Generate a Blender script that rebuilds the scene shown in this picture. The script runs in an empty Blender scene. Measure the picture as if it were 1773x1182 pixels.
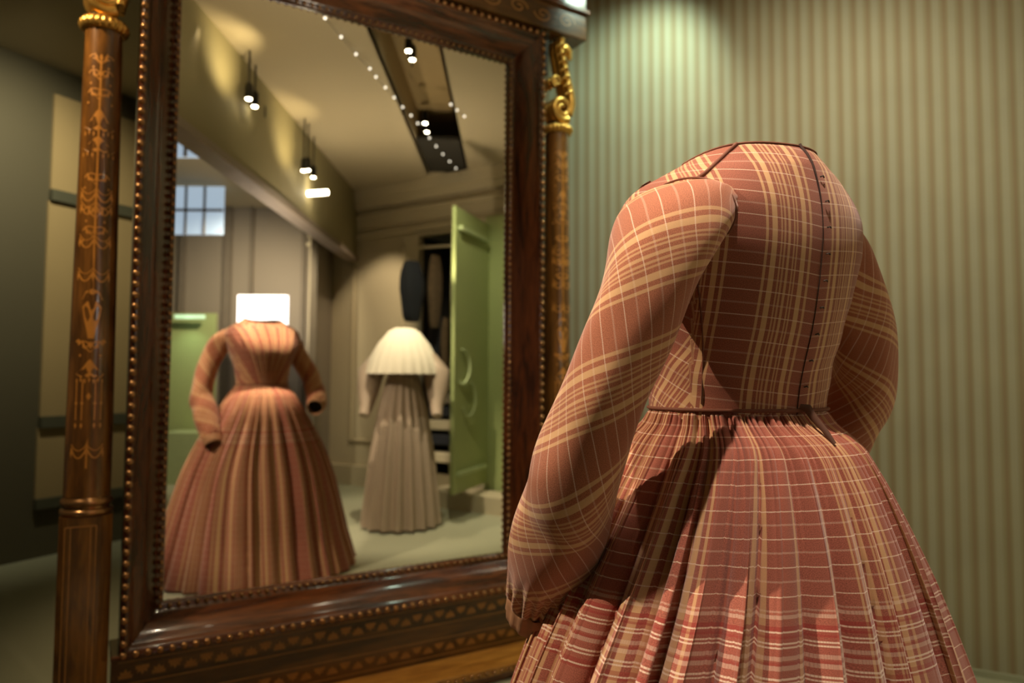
import bpy, bmesh, math, random
import numpy as np
from mathutils import Vector, Matrix
random.seed(7)
SC = bpy.context.scene
COL = SC.collection
PI = math.pi

# ------------------------------------------------------------------ camera, world, light, exposure
F_PX = 1220.0
CX, CY = 886.5, 591.0
CAM_H = 1.11
PITCH = math.atan((655 - CY) / F_PX)
ROLL = 0.006
cd = bpy.data.cameras.new('camera'); cam = bpy.data.objects.new('camera', cd); COL.objects.link(cam)
cd.sensor_width = 36; cd.lens = 36 * F_PX / 1773
cd.clip_start = 0.02
cam.matrix_world = Matrix.Translation((0, 0, CAM_H)) @ Matrix.Rotation(PI / 2 + PITCH, 4, 'X') @ Matrix.Rotation(ROLL, 4, 'Z')
cd.dof.use_dof = True; cd.dof.focus_distance = 0.97; cd.dof.aperture_fstop = 3.2
SC.camera = cam
SC.view_settings.view_transform = 'Standard'; SC.view_settings.look = 'None'
SC.view_settings.gamma = 1; SC.view_settings.use_curve_mapping = False
SC.view_settings.exposure = 0.0
w = bpy.data.worlds.new('world'); SC.world = w; w.use_nodes = True
w.node_tree.nodes['Background'].inputs[0].default_value = (0.62, 0.60, 0.40, 1)
w.node_tree.nodes['Background'].inputs[1].default_value = 0.05

# mirror plane: n points out of the mirror to the viewer's side, n.p = -D on the glass
MN = Vector((F_PX, -2011.0, 0)).normalized(); MD = 2.54
MU = Vector((-MN.y, MN.x, 0)); MO = -MD * MN
M_ROT = math.atan2(MU.y, MU.x)
def refl(p):
    p = Vector(p); return p - 2 * (MN.dot(p) + MD) * MN
def vray(px, py=655):
    return Vector(((px - CX) / F_PX, 1, (655 - py) / F_PX))
def V(px, py, d):            # point seen in the mirror at depth d behind it, as a real point
    r = vray(px, py) * d; return refl((r.x, r.y, CAM_H + r.z))
DRESS = Vector((0.36, 1.132, 0)); D_ROT = math.radians(27)
WD = Vector((0.891, -0.454, 0)); WN = Vector((-0.454, -0.891, 0)); WP = Vector((1.84, 2.70, 0))

def look(o, target):
    o.rotation_euler = (Vector(target) - o.location).to_track_quat('-Z', 'Y').to_euler()
def spot(name, loc, target, power, color, angle, blend=0.4, radius=0.03):
    l = bpy.data.lights.new(name, 'SPOT'); l.energy = power; l.color = color; l.spot_size = math.radians(angle)
    l.spot_blend = blend; l.shadow_soft_size = radius
    o = bpy.data.objects.new(name, l); COL.objects.link(o); o.location = loc; look(o, target); return o
def area(name, loc, target, power, color, sx, sy):
    l = bpy.data.lights.new(name, 'AREA'); l.energy = power; l.color = color; l.shape = 'RECTANGLE'; l.size = sx; l.size_y = sy
    o = bpy.data.objects.new(name, l); COL.objects.link(o); o.location = loc; look(o, target); return o
WARM = (1.0, 0.80, 0.56)
spot('case_spot_light', (-1.65, 0.80, 2.75), (0.25, 1.05, 0.95), 270, (1.0, 0.80, 0.58), 38, 0.5, 0.012)
spot('case_spot_light', (0.22, 0.64, 2.97), (0.42, 0.98, 0.6), 200, (1.0, 0.80, 0.62), 44, 0.5, 0.015)
spot('case_spot_light', (0.10, 1.62, 2.97), (0.29, 1.25, 1.46), 460, (1.0, 0.78, 0.56), 13.5, 0.6, 0.012)
spot('wall_spot_light', (0.70, 2.80, 3.03), (0.52, 3.30, 2.40), 62, (0.78, 1.0, 0.78), 92, 1.0, 0.05)
spot('wall_spot_light', (0.80, 1.75, 3.02), (1.35, 3.0, 1.3), 95, (1.0, 0.92, 0.66), 100, 1.0, 0.05)
spot('column_spot_light', (-1.75, 1.35, 2.9), (-1.30, 2.15, 1.8), 130, (1.0, 0.74, 0.42), 60, 0.9, 0.03)
spot('mirror_spot_light', (-0.2, 1.2, 2.95), (-0.6, 2.5, 0.2), 90, (1.0, 0.78, 0.52), 60, 0.8, 0.02)
spot('left_wall_fill', (-2.1, 3.3, 2.95), (-3.0, 4.1, 2.1), 120, (1.0, 0.90, 0.60), 90, 1.0, 0.05)  # added fill for the left wall, unseen behind the mirror plane

# ------------------------------------------------------------------ helpers
def tag(o, label=None, cat=None, group=None, kind=None):
    if label: o['label'] = label
    if cat: o['category'] = cat
    if group: o['group'] = group
    if kind: o['kind'] = kind
    return o
def empty(name, loc=(0, 0, 0), rz=0.0, label=None, cat=None, group=None):
    o = bpy.data.objects.new(name, None); COL.objects.link(o); o.location = loc; o.rotation_euler = (0, 0, rz)
    o.empty_display_size = 0.1
    return tag(o, label, cat, group)
def mesh_obj(name, verts, faces, mat, parent=None, smooth=False, uvs=None, kind=None):
    me = bpy.data.meshes.new(name)
    me.from_pydata([tuple(map(float, v)) for v in verts], [], [tuple(map(int, f)) for f in faces])
    if uvs is not None:
        uv = me.uv_layers.new(name='fabric')
        vi = np.zeros(len(me.loops), dtype=np.int32); me.loops.foreach_get('vertex_index', vi)
        uv.data.foreach_set('uv', np.asarray(uvs, dtype=np.float32)[vi].ravel())
    if mat: me.materials.append(mat)
    if smooth: me.polygons.foreach_set('use_smooth', [True] * len(me.polygons))
    me.update()
    o = bpy.data.objects.new(name, me); COL.objects.link(o)
    if parent: o.parent = parent
    if kind: o['kind'] = kind
    return o
class MB:
    def __init__(s): s.v = []; s.f = []
    def add(s, v, f):
        n = len(s.v); s.v += [tuple(p) for p in v]; s.f += [tuple(i + n for i in q) for q in f]; return s
    def box(s, x0, x1, y0, y1, z0, z1, b=0.0):
        if b <= 0:
            return s.add([(x, y, z) for z in (z0, z1) for y in (y0, y1) for x in (x0, x1)],
                     [(0, 2, 3, 1), (4, 5, 7, 6), (0, 1, 5, 4), (2, 6, 7, 3), (0, 4, 6, 2), (1, 3, 7, 5)])
        bm = bmesh.new(); bmesh.ops.create_cube(bm, size=1)
        for v in bm.verts: v.co = Vector((x0 + (v.co.x + .5) * (x1 - x0), y0 + (v.co.y + .5) * (y1 - y0), z0 + (v.co.z + .5) * (z1 - z0)))
        bmesh.ops.bevel(bm, geom=list(bm.edges), offset=b, segments=2, affect='EDGES', profile=0.5)
        bm.verts.index_update()
        s.add([v.co[:] for v in bm.verts], [[v.index for v in f.verts] for f in bm.faces]); bm.free(); return s
    def tube(s, pts, r, seg=8, flat=1.0, caps=True):
        pts = [Vector(p) for p in pts]; rs = r if isinstance(r, (list, tuple)) else [r] * len(pts)
        up = Vector((0, 0, 1)); vs = []; fs = []
        t0 = (pts[1] - pts[0]).normalized(); nrm = t0.cross(up)
        if nrm.length < 1e-3: nrm = t0.cross(Vector((1, 0, 0)))
        nrm.normalize()
        for i, p in enumerate(pts):
            t = (pts[min(i + 1, len(pts) - 1)] - pts[max(i - 1, 0)]).normalized()
            nrm = (nrm - t * nrm.dot(t)).normalized(); b = t.cross(nrm)
            for k in range(seg):
                a = 2 * PI * k / seg
                vs.append(p + (nrm * math.cos(a) * flat + b * math.sin(a)) * rs[i])
        n = len(pts)
        for i in range(n - 1):
            for k in range(seg):
                k2 = (k + 1) % seg
                fs.append((i * seg + k, i * seg + k2, (i + 1) * seg + k2, (i + 1) * seg + k))
        if caps: fs += [tuple(range(seg))[::-1], tuple((n - 1) * seg + k for k in range(seg))]
        return s.add(vs, fs)
    def lathe(s, prof, c=(0, 0), seg=32, caps=True, ripple=0, amp=0.0):
        vs = []; fs = []
        for r, z in prof:
            for k in range(seg):
                a = 2 * PI * k / seg; rr = r * (1 + amp * math.cos(ripple * a)) if ripple else r
                vs.append((c[0] + rr * math.cos(a), c[1] + rr * math.sin(a), z))
        for i in range(len(prof) - 1):
            for k in range(seg):
                k2 = (k + 1) % seg; fs.append((i * seg + k, i * seg + k2, (i + 1) * seg + k2, (i + 1) * seg + k))
        if caps: fs += [tuple(range(seg))[::-1], tuple((len(prof) - 1) * seg + k for k in range(seg))]
        return s.add(vs, fs)
    def loft(s, rings, closed=True, caps=True):
        n = len(rings[0]); vs = [p for r in rings for p in r]; fs = []
        for i in range(len(rings) - 1):
            for k in range(n if closed else n - 1):
                k2 = (k + 1) % n; fs.append((i * n + k, i * n + k2, (i + 1) * n + k2, (i + 1) * n + k))
        if caps: fs += [tuple(range(n))[::-1], tuple((len(rings) - 1) * n + k for k in range(n))]
        return s.add(vs, fs)
    def build(s, name, mat, parent=None, smooth=False, kind=None):
        return mesh_obj(name, s.v, s.f, mat, parent, smooth, None, kind)
def auto_smooth(o, deg=35):
    me = o.data
    me.polygons.foreach_set('use_smooth', [True] * len(me.polygons))
    bm = bmesh.new(); bm.from_mesh(me)
    for e in bm.edges:
        if len(e.link_faces) == 2 and e.calc_face_angle(0) > math.radians(deg): e.smooth = False
    bm.to_mesh(me); bm.free(); return o
def fix_normals(o):
    bm = bmesh.new(); bm.from_mesh(o.data); bmesh.ops.recalc_face_normals(bm, faces=bm.faces); bm.to_mesh(o.data); bm.free(); return o

# ------------------------------------------------------------------ materials
class NT:
    def __init__(s, name):
        s.m = bpy.data.materials.new(name); s.m.use_nodes = True; s.t = s.m.node_tree; s.b = s.t.nodes['Principled BSDF']
    def n(s, typ, **kw):
        x = s.t.nodes.new(typ)
        for k, v in kw.items():
            if k in x.inputs: x.inputs[k].default_value = v
            else: setattr(x, k, v)
        return x
    def l(s, a, b): s.t.links.new(a, b)
    def math(s, op, a, b=None, c=None):
        x = s.t.nodes.new('ShaderNodeMath'); x.operation = op
        for i, q in enumerate((a, b, c)):
            if q is None: continue
            if isinstance(q, (int, float)): x.inputs[i].default_value = q
            else: s.l(q, x.inputs[i])
        return x.outputs[0]
    def mix(s, fac, a, b):
        x = s.t.nodes.new('ShaderNodeMix'); x.data_type = 'RGBA'
        for sock, q in ((x.inputs[0], fac), (x.inputs[6], a), (x.inputs[7], b)):
            if isinstance(q, (int, float)): sock.default_value = q
            elif isinstance(q, tuple): sock.default_value = q
            else: s.l(q, sock)
        return x.outputs[2]
    def ramp(s, fac, stops, interp='CONSTANT'):
        x = s.t.nodes.new('ShaderNodeValToRGB'); cr = x.color_ramp; cr.interpolation = interp
        for i, (p, c) in enumerate(stops):
            if i < 2: e = cr.elements[i]; e.position = p
            else: e = cr.elements.new(p)
            e.color = c if isinstance(c, tuple) else (c, c, c, 1)
        s.l(fac, x.inputs[0]); return x.outputs[0]
    def bump(s, h, strength, dist=0.001):
        x = s.n('ShaderNodeBump'); x.inputs['Strength'].default_value = strength; x.inputs['Distance'].default_value = dist
        s.l(h, x.inputs['Height']); s.l(x.outputs[0], s.b.inputs['Normal']); return x
def plain(name, col, rough=0.6, metal=0.0, noise=0.12, scale=12, coat=0.0, bump=0.0):
    q = NT(name)
    tc = q.n('ShaderNodeTexCoord'); nz = q.n('ShaderNodeTexNoise'); nz.inputs['Scale'].default_value = scale; nz.inputs['Detail'].default_value = 5
    q.l(tc.outputs['Object'], nz.inputs['Vector'])
    c = tuple(col) + (1,) if len(col) == 3 else col
    dark = tuple(v * (1 - noise) for v in c[:3]) + (1,); lite = tuple(min(1, v * (1 + noise)) for v in c[:3]) + (1,)
    q.l(q.mix(nz.outputs[0], dark, lite), q.b.inputs['Base Color'])
    q.b.inputs['Roughness'].default_value = rough; q.b.inputs['Metallic'].default_value = metal
    q.b.inputs['Coat Weight'].default_value = coat; q.b.inputs['Coat Roughness'].default_value = 0.08
    if bump: q.bump(nz.outputs[0], bump)
    return q.m
def emit(name, col, s):
    q = NT(name); q.b.inputs['Base Color'].default_value = tuple(col) + (1,)
    q.b.inputs['Emission Color'].default_value = tuple(col) + (1,); q.b.inputs['Emission Strength'].default_value = s
    return q.m
def wood(name, c0, c1, axis='Z', rough=0.22, coat=0.6, sc=1.0):
    q = NT(name); tc = q.n('ShaderNodeTexCoord'); mp = q.n('ShaderNodeMapping')
    s3 = {'Z': (9, 9, 1.2), 'X': (1.2, 9, 9), 'Y': (9, 1.2, 9)}[axis]
    mp.inputs['Scale'].default_value = tuple(v * sc for v in s3); q.l(tc.outputs['Object'], mp.inputs[0])
    nz = q.n('ShaderNodeTexNoise'); nz.inputs['Scale'].default_value = 2.2; nz.inputs['Detail'].default_value = 8; nz.inputs['Distortion'].default_value = 1.6
    q.l(mp.outputs[0], nz.inputs['Vector'])
    n2 = q.n('ShaderNodeTexNoise'); n2.inputs['Scale'].default_value = 14; n2.inputs['Detail'].default_value = 4; q.l(mp.outputs[0], n2.inputs['Vector'])
    r = q.ramp(nz.outputs[0], [(0.32, tuple(c0) + (1,)), (0.68, tuple(c1) + (1,))], 'EASE')
    d = q.ramp(n2.outputs[0], [(0.35, 0.72), (0.6, 1.0)], 'LINEAR')
    x = q.n('ShaderNodeMix'); x.data_type = 'RGBA'; x.blend_type = 'MULTIPLY'; x.inputs[0].default_value = 1
    q.l(r, x.inputs[6]); q.l(d, x.inputs[7]); q.l(x.outputs[2], q.b.inputs['Base Color'])
    q.b.inputs['Roughness'].default_value = rough; q.b.inputs['Coat Weight'].default_value = coat; q.b.inputs['Coat Roughness'].default_value = 0.06
    return q.m

CREAM = (0.66, 0.42, 0.20, 1)
def plaid(name, base, cream, period=0.125, border=True, WEFT=0.62):
    """u = across the warp stripes in metres, v = along the cloth in metres"""
    q = NT(name); uv = q.n('ShaderNodeUVMap'); uv.uv_map = 'fabric'
    sp = q.n('ShaderNodeSeparateXYZ'); q.l(uv.outputs[0], sp.inputs[0]); U, Vv = sp.outputs[0], sp.outputs[1]
    fu = q.math('FRACT', q.math('MULTIPLY', U, 1 / period))
    seq = [(0.02, 0.055, .85), (0.105, 0.165, 1.0), (0.215, 0.235, .75), (0.255, 0.275, .75), (0.315, 0.345, .85), (0.375, 0.395, .7),
           (0.415, 0.435, .7), (0.48, 0.54, 1.0), (0.585, 0.615, .85)]
    st = [(0.0, 0.0)]
    for a, b, c in seq: st += [(a, c), (b, 0.0)]
    warp = q.ramp(fu, st)
    pv = 0.034; fv = q.math('FRACT', q.math('MULTIPLY', Vv, 1 / pv))
    weft = q.ramp(fv, [(0.0, 0.0), (0.08, 1.0), (0.118, 0.0), (0.55, 0.34), (0.62, 0.0)])
    # white weft threads are dashed where the warp floats over them
    dash = q.math('FRACT', q.math('MULTIPLY', U, 380)); dash = q.math('ADD', q.math('MULTIPLY', q.math('GREATER_THAN', dash, 0.3), 0.35), 0.65)
    nz = q.n('ShaderNodeTexNoise'); nz.inputs['Scale'].default_value = 9; nz.inputs['Detail'].default_value = 3; q.l(uv.outputs[0], nz.inputs['Vector'])
    fine = q.n('ShaderNodeTexNoise'); fine.inputs['Scale'].default_value = 900; fine.inputs['Detail'].default_value = 2; q.l(uv.outputs[0], fine.inputs['Vector'])
    b0 = tuple(v * 0.84 for v in base) + (1,); b1 = tuple(v * 1.14 for v in base) + (1,)
    c = q.mix(nz.outputs[0], b0, b1)
    fr = q.ramp(fine.outputs[0], [(0.32, 0.60), (0.68, 1.34)], 'LINEAR')
    x = q.n('ShaderNodeMix'); x.data_type = 'RGBA'; x.blend_type = 'MULTIPLY'; x.inputs[0].default_value = 1; q.l(c, x.inputs[6]); q.l(fr, x.inputs[7]); c = x.outputs[2]
    c = q.mix(q.math('MULTIPLY', warp, 0.74), c, tuple(cream) + (1,))
    if border:   # woven border band: crimson bars and paired white lines
        t = q.math('MULTIPLY', q.math('SUBTRACT', Vv, 0.262), 1 / 0.106)
        inb = q.math('MULTIPLY', q.math('GREATER_THAN', t, 0.0), q.math('LESS_THAN', t, 0.98))
        red = q.ramp(t, [(0.0, 0.0), (0.12, 1.0), (0.17, .5), (0.22, 1.0), (0.25, .25), (0.50, 0.8), (0.53, 0.1), (0.78, .8), (0.88, 0.0)])
        wht = q.ramp(t, [(0.0, .5), (0.04, 0.0), (0.17, 1.0), (0.19, 0.0), (0.29, 1.0), (0.31, 0.0), (0.335, 1.0), (0.355, 0.0), (0.43, .42), (0.48, 0.0), (0.53, .42), (0.58, 0.0),
                         (0.66, 1.0), (0.68, 0.0), (0.705, 1.0), (0.725, 0.0), (0.83, 1.0), (0.85, 0.0)])
        c = q.mix(q.math('MULTIPLY', q.math('MULTIPLY', red, inb), 0.62), c, (0.30, 0.022, 0.02, 1))
        weft = q.math('ADD', q.math('MULTIPLY', weft, q.math('SUBTRACT', 1.0, inb)), q.math('MULTIPLY', wht, inb))
    c = q.mix(q.math('MULTIPLY', q.math('MULTIPLY', weft, dash), WEFT), c, (0.78, 0.60, 0.46, 1))
    q.l(c, q.b.inputs['Base Color'])
    q.b.inputs['Roughness'].default_value = 0.85; q.b.inputs['Sheen Weight'].default_value = 0.25; q.b.inputs['Sheen Roughness'].default_value = 0.5
    q.b.inputs['Specular IOR Level'].default_value = 0.25
    # weave relief, raised white threads
    hh = q.math('ADD', q.math('MULTIPLY', fine.outputs[0], 0.5), q.math('MULTIPLY', weft, 0.9)); q.bump(hh, 0.35, 0.0008)
    return q.m
BASE = (0.33, 0.105, 0.062)
M_SKIRT = plaid('plaid_cotton_skirt', (0.35, 0.105, 0.068), CREAM[:3], 0.165, WEFT=.85)
M_BODY = plaid('plaid_cotton_bodice', (0.29, 0.090, 0.052), CREAM[:3], border=False)
M_SLEEVE = plaid('plaid_cotton_sleeve', (0.37, 0.125, 0.062), CREAM[:3], 0.14, border=False)
M_PIPE = plain('brown_piping', (0.17, 0.055, 0.028), 0.8)
M_CUFF = plain('cuff_cotton', (0.38, 0.19, 0.095), 0.85, noise=0.3, scale=60, bump=0.4)
M_DARKLINE = plain('black_lining', (0.012, 0.010, 0.010), 0.9)
M_SEAM = plain('dark_brown_seam', (0.035, 0.014, 0.010), 0.9)
M_HOOK = plain('dark_metal_hook', (0.03, 0.022, 0.018), 0.45, 0.8)
M_TIE = plain('brown_ribbon', (0.10, 0.038, 0.018), 0.7)
M_MAHOG = wood('mahogany_veneer', (0.034, 0.009, 0.003), (0.12, 0.032, 0.009), 'Z')
M_MAHOGX = wood('mahogany_veneer_cross', (0.045, 0.012, 0.004), (0.19, 0.055, 0.014), 'X')
M_COLWOOD = wood('column_veneer', (0.10, 0.042, 0.010), (0.24, 0.10, 0.020), 'Z', 0.25, 0.6)
M_PLANK = wood('golden_board', (0.34, 0.14, 0.022), (0.55, 0.26, 0.05), 'X', 0.3, 0.4)
M_BURL = wood('burl_panel', (0.055, 0.024, 0.006), (0.14, 0.06, 0.013), 'X', 0.25, 0.5, 0.6)
M_INLAY = plain('pale_inlay', (0.56, 0.235, 0.04), 0.35, noise=0.2, scale=40, coat=0.5)
M_INLAY2 = plain('dull_inlay', (0.38, 0.17, 0.035), 0.35, noise=0.3, scale=40, coat=0.4)
M_BEAD = plain('gilt_brown_bead', (0.36, 0.19, 0.08), 0.22, 0.75, noise=0.2)
M_GILT = plain('gilding', (0.72, 0.42, 0.10), 0.32, 0.85, noise=0.35, scale=30, bump=0.3)
M_BLACKMETAL = plain('black_metal', (0.015, 0.014, 0.013), 0.4, 0.5)

def wall_striped():
    q = NT('striped_wallpaper'); tc = q.n('ShaderNodeTexCoord')
    sp = q.n('ShaderNodeSeparateXYZ'); q.l(tc.outputs['Object'], sp.inputs[0])
    f = q.math('FRACT', q.math('MULTIPLY', sp.outputs[0], 1 / 0.0545))
    a, b, c, d = (0.38, 0.36, 0.26, 1), (0.33, 0.30, 0.19, 1), (0.29, 0.24, 0.14, 1), (0.295, 0.22, 0.135, 1)
    col = q.ramp(f, [(0.0, a), (0.30, a), (0.38, b), (0.50, b), (0.56, c), (0.66, d), (0.78, c), (0.88, b), (0.97, a)], 'LINEAR')
    nz = q.n('ShaderNodeTexNoise'); nz.inputs['Scale'].default_value = 3; nz.inputs['Detail'].default_value = 6; q.l(tc.outputs['Object'], nz.inputs['Vector'])
    fr = q.ramp(nz.outputs[0], [(0.3, 0.93), (0.7, 1.05)], 'LINEAR')
    x = q.n('ShaderNodeMix'); x.data_type = 'RGBA'; x.blend_type = 'MULTIPLY'; x.inputs[0].default_value = 1; q.l(col, x.inputs[6]); q.l(fr, x.inputs[7])
    q.l(x.outputs[2], q.b.inputs['Base Color']); q.b.inputs['Roughness'].default_value = 0.75
    return q.m
M_WALL = wall_striped()
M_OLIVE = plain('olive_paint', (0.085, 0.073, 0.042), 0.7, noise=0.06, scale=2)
M_OLIVE2 = plain('tan_paint_and_reflection', (0.34, 0.25, 0.12), 0.7, noise=0.08, scale=2)  # trough lining paint, also the tone of the case-glass reflection at left
M_OLIVE3 = plain('olive_reflection_line', (0.07, 0.07, 0.045), 0.6)  # tone of the dark lines reflected in the case glass
M_FLOOR = plain('pale_green_platform', (0.40, 0.41, 0.29), 0.45, noise=0.06, scale=1.5)
M_SKIRTING = plain('green_skirting', (0.36, 0.38, 0.27), 0.5)
M_CEIL = plain('ceiling_paint', (0.47, 0.40, 0.27), 0.85, noise=0.04, scale=1)
M_FASCIA = plain('fascia_paint', (0.30, 0.26, 0.14), 0.75, noise=0.05, scale=1)
M_RAIL = plain('mauve_rail', (0.30, 0.24, 0.20), 0.5)
M_BEIGE = plain('beige_wall', (0.52, 0.45, 0.31), 0.8, noise=0.05, scale=1)
M_GREY = plain('taupe_wall', (0.26, 0.22, 0.17), 0.8, noise=0.06, scale=1)
M_GREY2 = plain('brown_band', (0.17, 0.14, 0.105), 0.8)
M_GREEN = plain('green_paint', (0.34, 0.40, 0.17), 0.45, noise=0.08, scale=3)
M_GREENL = plain('green_moulding', (0.42, 0.50, 0.27), 0.4)
M_CREAM = plain('cream_muslin', (0.78, 0.72, 0.58), 0.9, noise=0.05)
M_FAWN = plain('fawn_satin', (0.42, 0.33, 0.25), 0.55, noise=0.08)
M_NAVY = plain('navy_wool', (0.018, 0.020, 0.028), 0.9)
M_FUR = plain('brown_fur', (0.13, 0.085, 0.045), 0.95, noise=0.5, scale=30)
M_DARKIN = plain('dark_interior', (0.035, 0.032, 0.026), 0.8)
M_LAMP = emit('lamp_glow', (1.0, 0.86, 0.62), 30)
M_REFL_DOT = emit('reflection_dot_glow', (1.0, 0.92, 0.8), 3)  # glow of the dots reflected in the case glass
M_SCREEN = emit('light_box_glow', (1.0, 0.93, 0.98), 3.0)
M_SKY = emit('skylight_glow', (0.40, 0.52, 0.70), 1.0)
M_GLOW = emit('green_case_glow', (0.55, 0.85, 0.60), 0.9)
def mirror_mat():
    q = NT('mirror_silver'); q.b.inputs['Base Color'].default_value = (0.80, 0.79, 0.72, 1)
    q.b.inputs['Metallic'].default_value = 1; q.b.inputs['Roughness'].default_value = 0.0
    return q.m
M_MIRROR = mirror_mat()

# ------------------------------------------------------------------ the setting
# back wall of the case (local x along the wall)
wr = math.atan2(WD.y, WD.x)
def wallbox(name, x0, x1, y0, y1, z0, z1, mat):
    o = MB().box(x0, x1, y0, y1, z0, z1).build(name, mat); o.location = WP; o.rotation_euler = (0, 0, wr); return tag(o, kind='structure')
wallbox('wall_back', -4.97, 1.6, 0.0, 0.06, 0, 3.05, M_WALL)
wallbox('baseboard_back', -4.97, 1.6, -0.022, 0.0, 0, 0.022, M_SKIRTING)
# left wall runs from the end of the back wall towards the viewer
lo = WP - 4.97 * WD
def leftbox(name, t0, t1, d0, d1, z0, z1, mat, parent=None):      # t = distance from the corner towards the camera, d = out from the wall
    o = MB().box(t0, t1, d0, d1, z0, z1).build(name, mat, parent)
    if not parent:
        o.location = lo; o.rotation_euler = (0, 0, math.atan2(WN.y, WN.x)); tag(o, kind='structure')
    return o
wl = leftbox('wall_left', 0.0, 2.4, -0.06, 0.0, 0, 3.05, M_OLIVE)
leftbox('reflection_panel', 0.02, 0.68, 0.0, 0.018, 2.27, 2.88, M_OLIVE2, wl)  # lit reflection in the case glass, built as tan wall panels
leftbox('reflection_panel', 0.02, 0.69, 0.0, 0.018, 0.86, 2.20, M_OLIVE2, wl)
leftbox('reflection_panel', 0.02, 0.70, 0.0, 0.018, 0.36, 0.79, M_OLIVE2, wl)
leftbox('rail', 0.0, 0.69, 0.018, 0.05, 2.20, 2.27, M_OLIVE3, wl)  # dark reflected lines in the case glass, built as rails
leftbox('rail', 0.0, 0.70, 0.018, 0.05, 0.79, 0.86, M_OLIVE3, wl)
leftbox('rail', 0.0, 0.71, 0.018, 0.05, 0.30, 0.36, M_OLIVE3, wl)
# platform
fo = MB().box(-7, 9, -8, 7, -0.08, 0.0).build('floor', M_FLOOR); tag(fo, kind='structure')

# ceiling with a dark lighting trough (laid out behind the mirror, then brought to its real place)
HC = 3.05
def vbox(mb, x0, x1, y0, y1, z0, z1):
    c = [(x, y, z) for z in (z0, z1) for y in (y0, y1) for x in (x0, x1)]
    return mb.add([refl(p) for p in c], [(0, 2, 3, 1), (4, 5, 7, 6), (0, 1, 5, 4), (2, 6, 7, 3), (0, 4, 6, 2), (1, 3, 7, 5)])
def fin(o, kind='structure'):
    fix_normals(o)
    if kind: o['kind'] = kind
    return o
mb = MB(); TX0, TX1, TY0, TY1 = -0.80, -0.44, 3.3, 6.62
vbox(mb, -8, TX0, -5, 11, HC, HC + .05); vbox(mb, TX1, 6, -5, 11, HC, HC + .05)
vbox(mb, TX0, TX1, -5, TY0, HC, HC + .05); vbox(mb, TX0, TX1, TY1, 11, HC, HC + .05)
cl = fin(mb.build('ceiling', M_CEIL))
mb = MB(); vbox(mb, TX0 - .02, TX0, TY0, TY1, HC, HC + .3); vbox(mb, TX1, TX1 + .02, TY0, TY1, HC, HC + .3); vbox(mb, TX0, TX1, TY0, TY1, HC + .3, HC + .32)
o = fin(mb.build('trough_lining', M_OLIVE2, cl), None)
mb = MB(); vbox(mb, TX0, TX1, TY1 - .9, TY1, HC + .02, HC + .05); o = fin(mb.build('dark_grille', M_DARKIN, cl), None)

# fascia over the case front
mb = MB(); vbox(mb, -1.73, -1.65, 3.0, 7.4, 2.38, HC); fa = fin(mb.build('trim_1', M_FASCIA))
mb = MB(); vbox(mb, -1.76, -1.63, 3.0, 7.4, 2.335, 2.38); o = fin(mb.build('rail', M_RAIL, fa), None)

# panelled far wall with cornice, running between virtual A and B
A = Vector((-1.80, 7.5, 0)); B = Vector((-0.01, 6.36, 0)); AB = (B - A).normalized(); ABn = Vector((AB.y, -AB.x, 0))   # ABn towards the viewer
def wb(mb, s0, s1, d0, d1, z0, z1):
    c = [A + AB * s + ABn * d + Vector((0, 0, z)) for z in (z0, z1) for d in (d0, d1) for s in (s0, s1)]
    return mb.add([refl(p) for p in c], [(0, 2, 3, 1), (4, 5, 7, 6), (0, 1, 5, 4), (2, 6, 7, 3), (0, 4, 6, 2), (1, 3, 7, 5)])
def wpart(name, mat, *a, parent=None):
    mb = MB(); wb(mb, *a); o = mb.build(name, mat, parent); fix_normals(o); return o
def s_of(px, d=0.0):
    r = vray(px); r.z = 0
    # A + AB*s + ABn*d = r*t
    q = A + ABn * d
    det = AB.x * (-r.y) - AB.y * (-r.x)
    return ((-q.x) * (-r.y) - (-q.y) * (-r.x)) / det
farw = MB(); wb(farw, -0.55, s_of(722), -0.08, 0, 0, HC); wb(farw, s_of(722), s_of(779), -0.08, 0, 2.52, HC); wb(farw, s_of(779), 3.6, -0.08, 0, 0, HC)
farw = fin(farw.build('wall_far', M_BEIGE))
for i, (z0, z1, d) in enumerate([(2.93, 3.05, .14), (2.86, 2.93, .10), (2.76, 2.80, .06), (2.66, 2.76, .03), (2.56, 2.60, .05)]):
    wpart('cornice_moulding', M_BEIGE, -0.55, 3.6, 0, d, z0, z1, parent=farw)
for s0, s1, z0, z1 in [(s_of(609), s_of(612), .45, 2.45), (s_of(694), s_of(697), .45, 2.45), (s_of(609), s_of(697), .45, .47), (s_of(609), s_of(697), 2.43, 2.45)]:
    wpart('panel_moulding', M_BEIGE, s0, s1, 0, 0.018, z0, z1, parent=farw)
wpart('skirting', M_BEIGE, -0.55, 3.6, 0, 0.05, 0, 0.20, parent=farw)
# closet niche behind the opening
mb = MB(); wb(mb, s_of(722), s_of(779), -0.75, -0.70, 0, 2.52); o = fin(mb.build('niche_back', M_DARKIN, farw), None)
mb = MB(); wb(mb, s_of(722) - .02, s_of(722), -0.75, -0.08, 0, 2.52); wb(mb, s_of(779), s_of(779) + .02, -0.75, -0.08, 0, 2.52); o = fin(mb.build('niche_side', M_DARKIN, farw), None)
# taupe gallery wall at the left of the mirror view
mb = MB(); vbox(mb, -4.6, -1.95, 8.0, 8.08, 0, HC); gw = fin(mb.build('wall_gallery', M_GREY))
mb = MB(); vbox(mb, -2.02, -1.95, 7.0, 8.0, 0, HC); gw2 = fin(mb.build('wall_return', M_GREY))
for px0, px1 in [(308, 318), (385, 398), (430, 436), (520, 527)]:
    mb = MB(); x0, x1 = (px0 - CX) / F_PX * 8, (px1 - CX) / F_PX * 8
    vbox(mb, x0, x1, 7.95, 8.0, 0, HC); fin(mb.build('pilaster', M_GREY2, gw), None)
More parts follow.
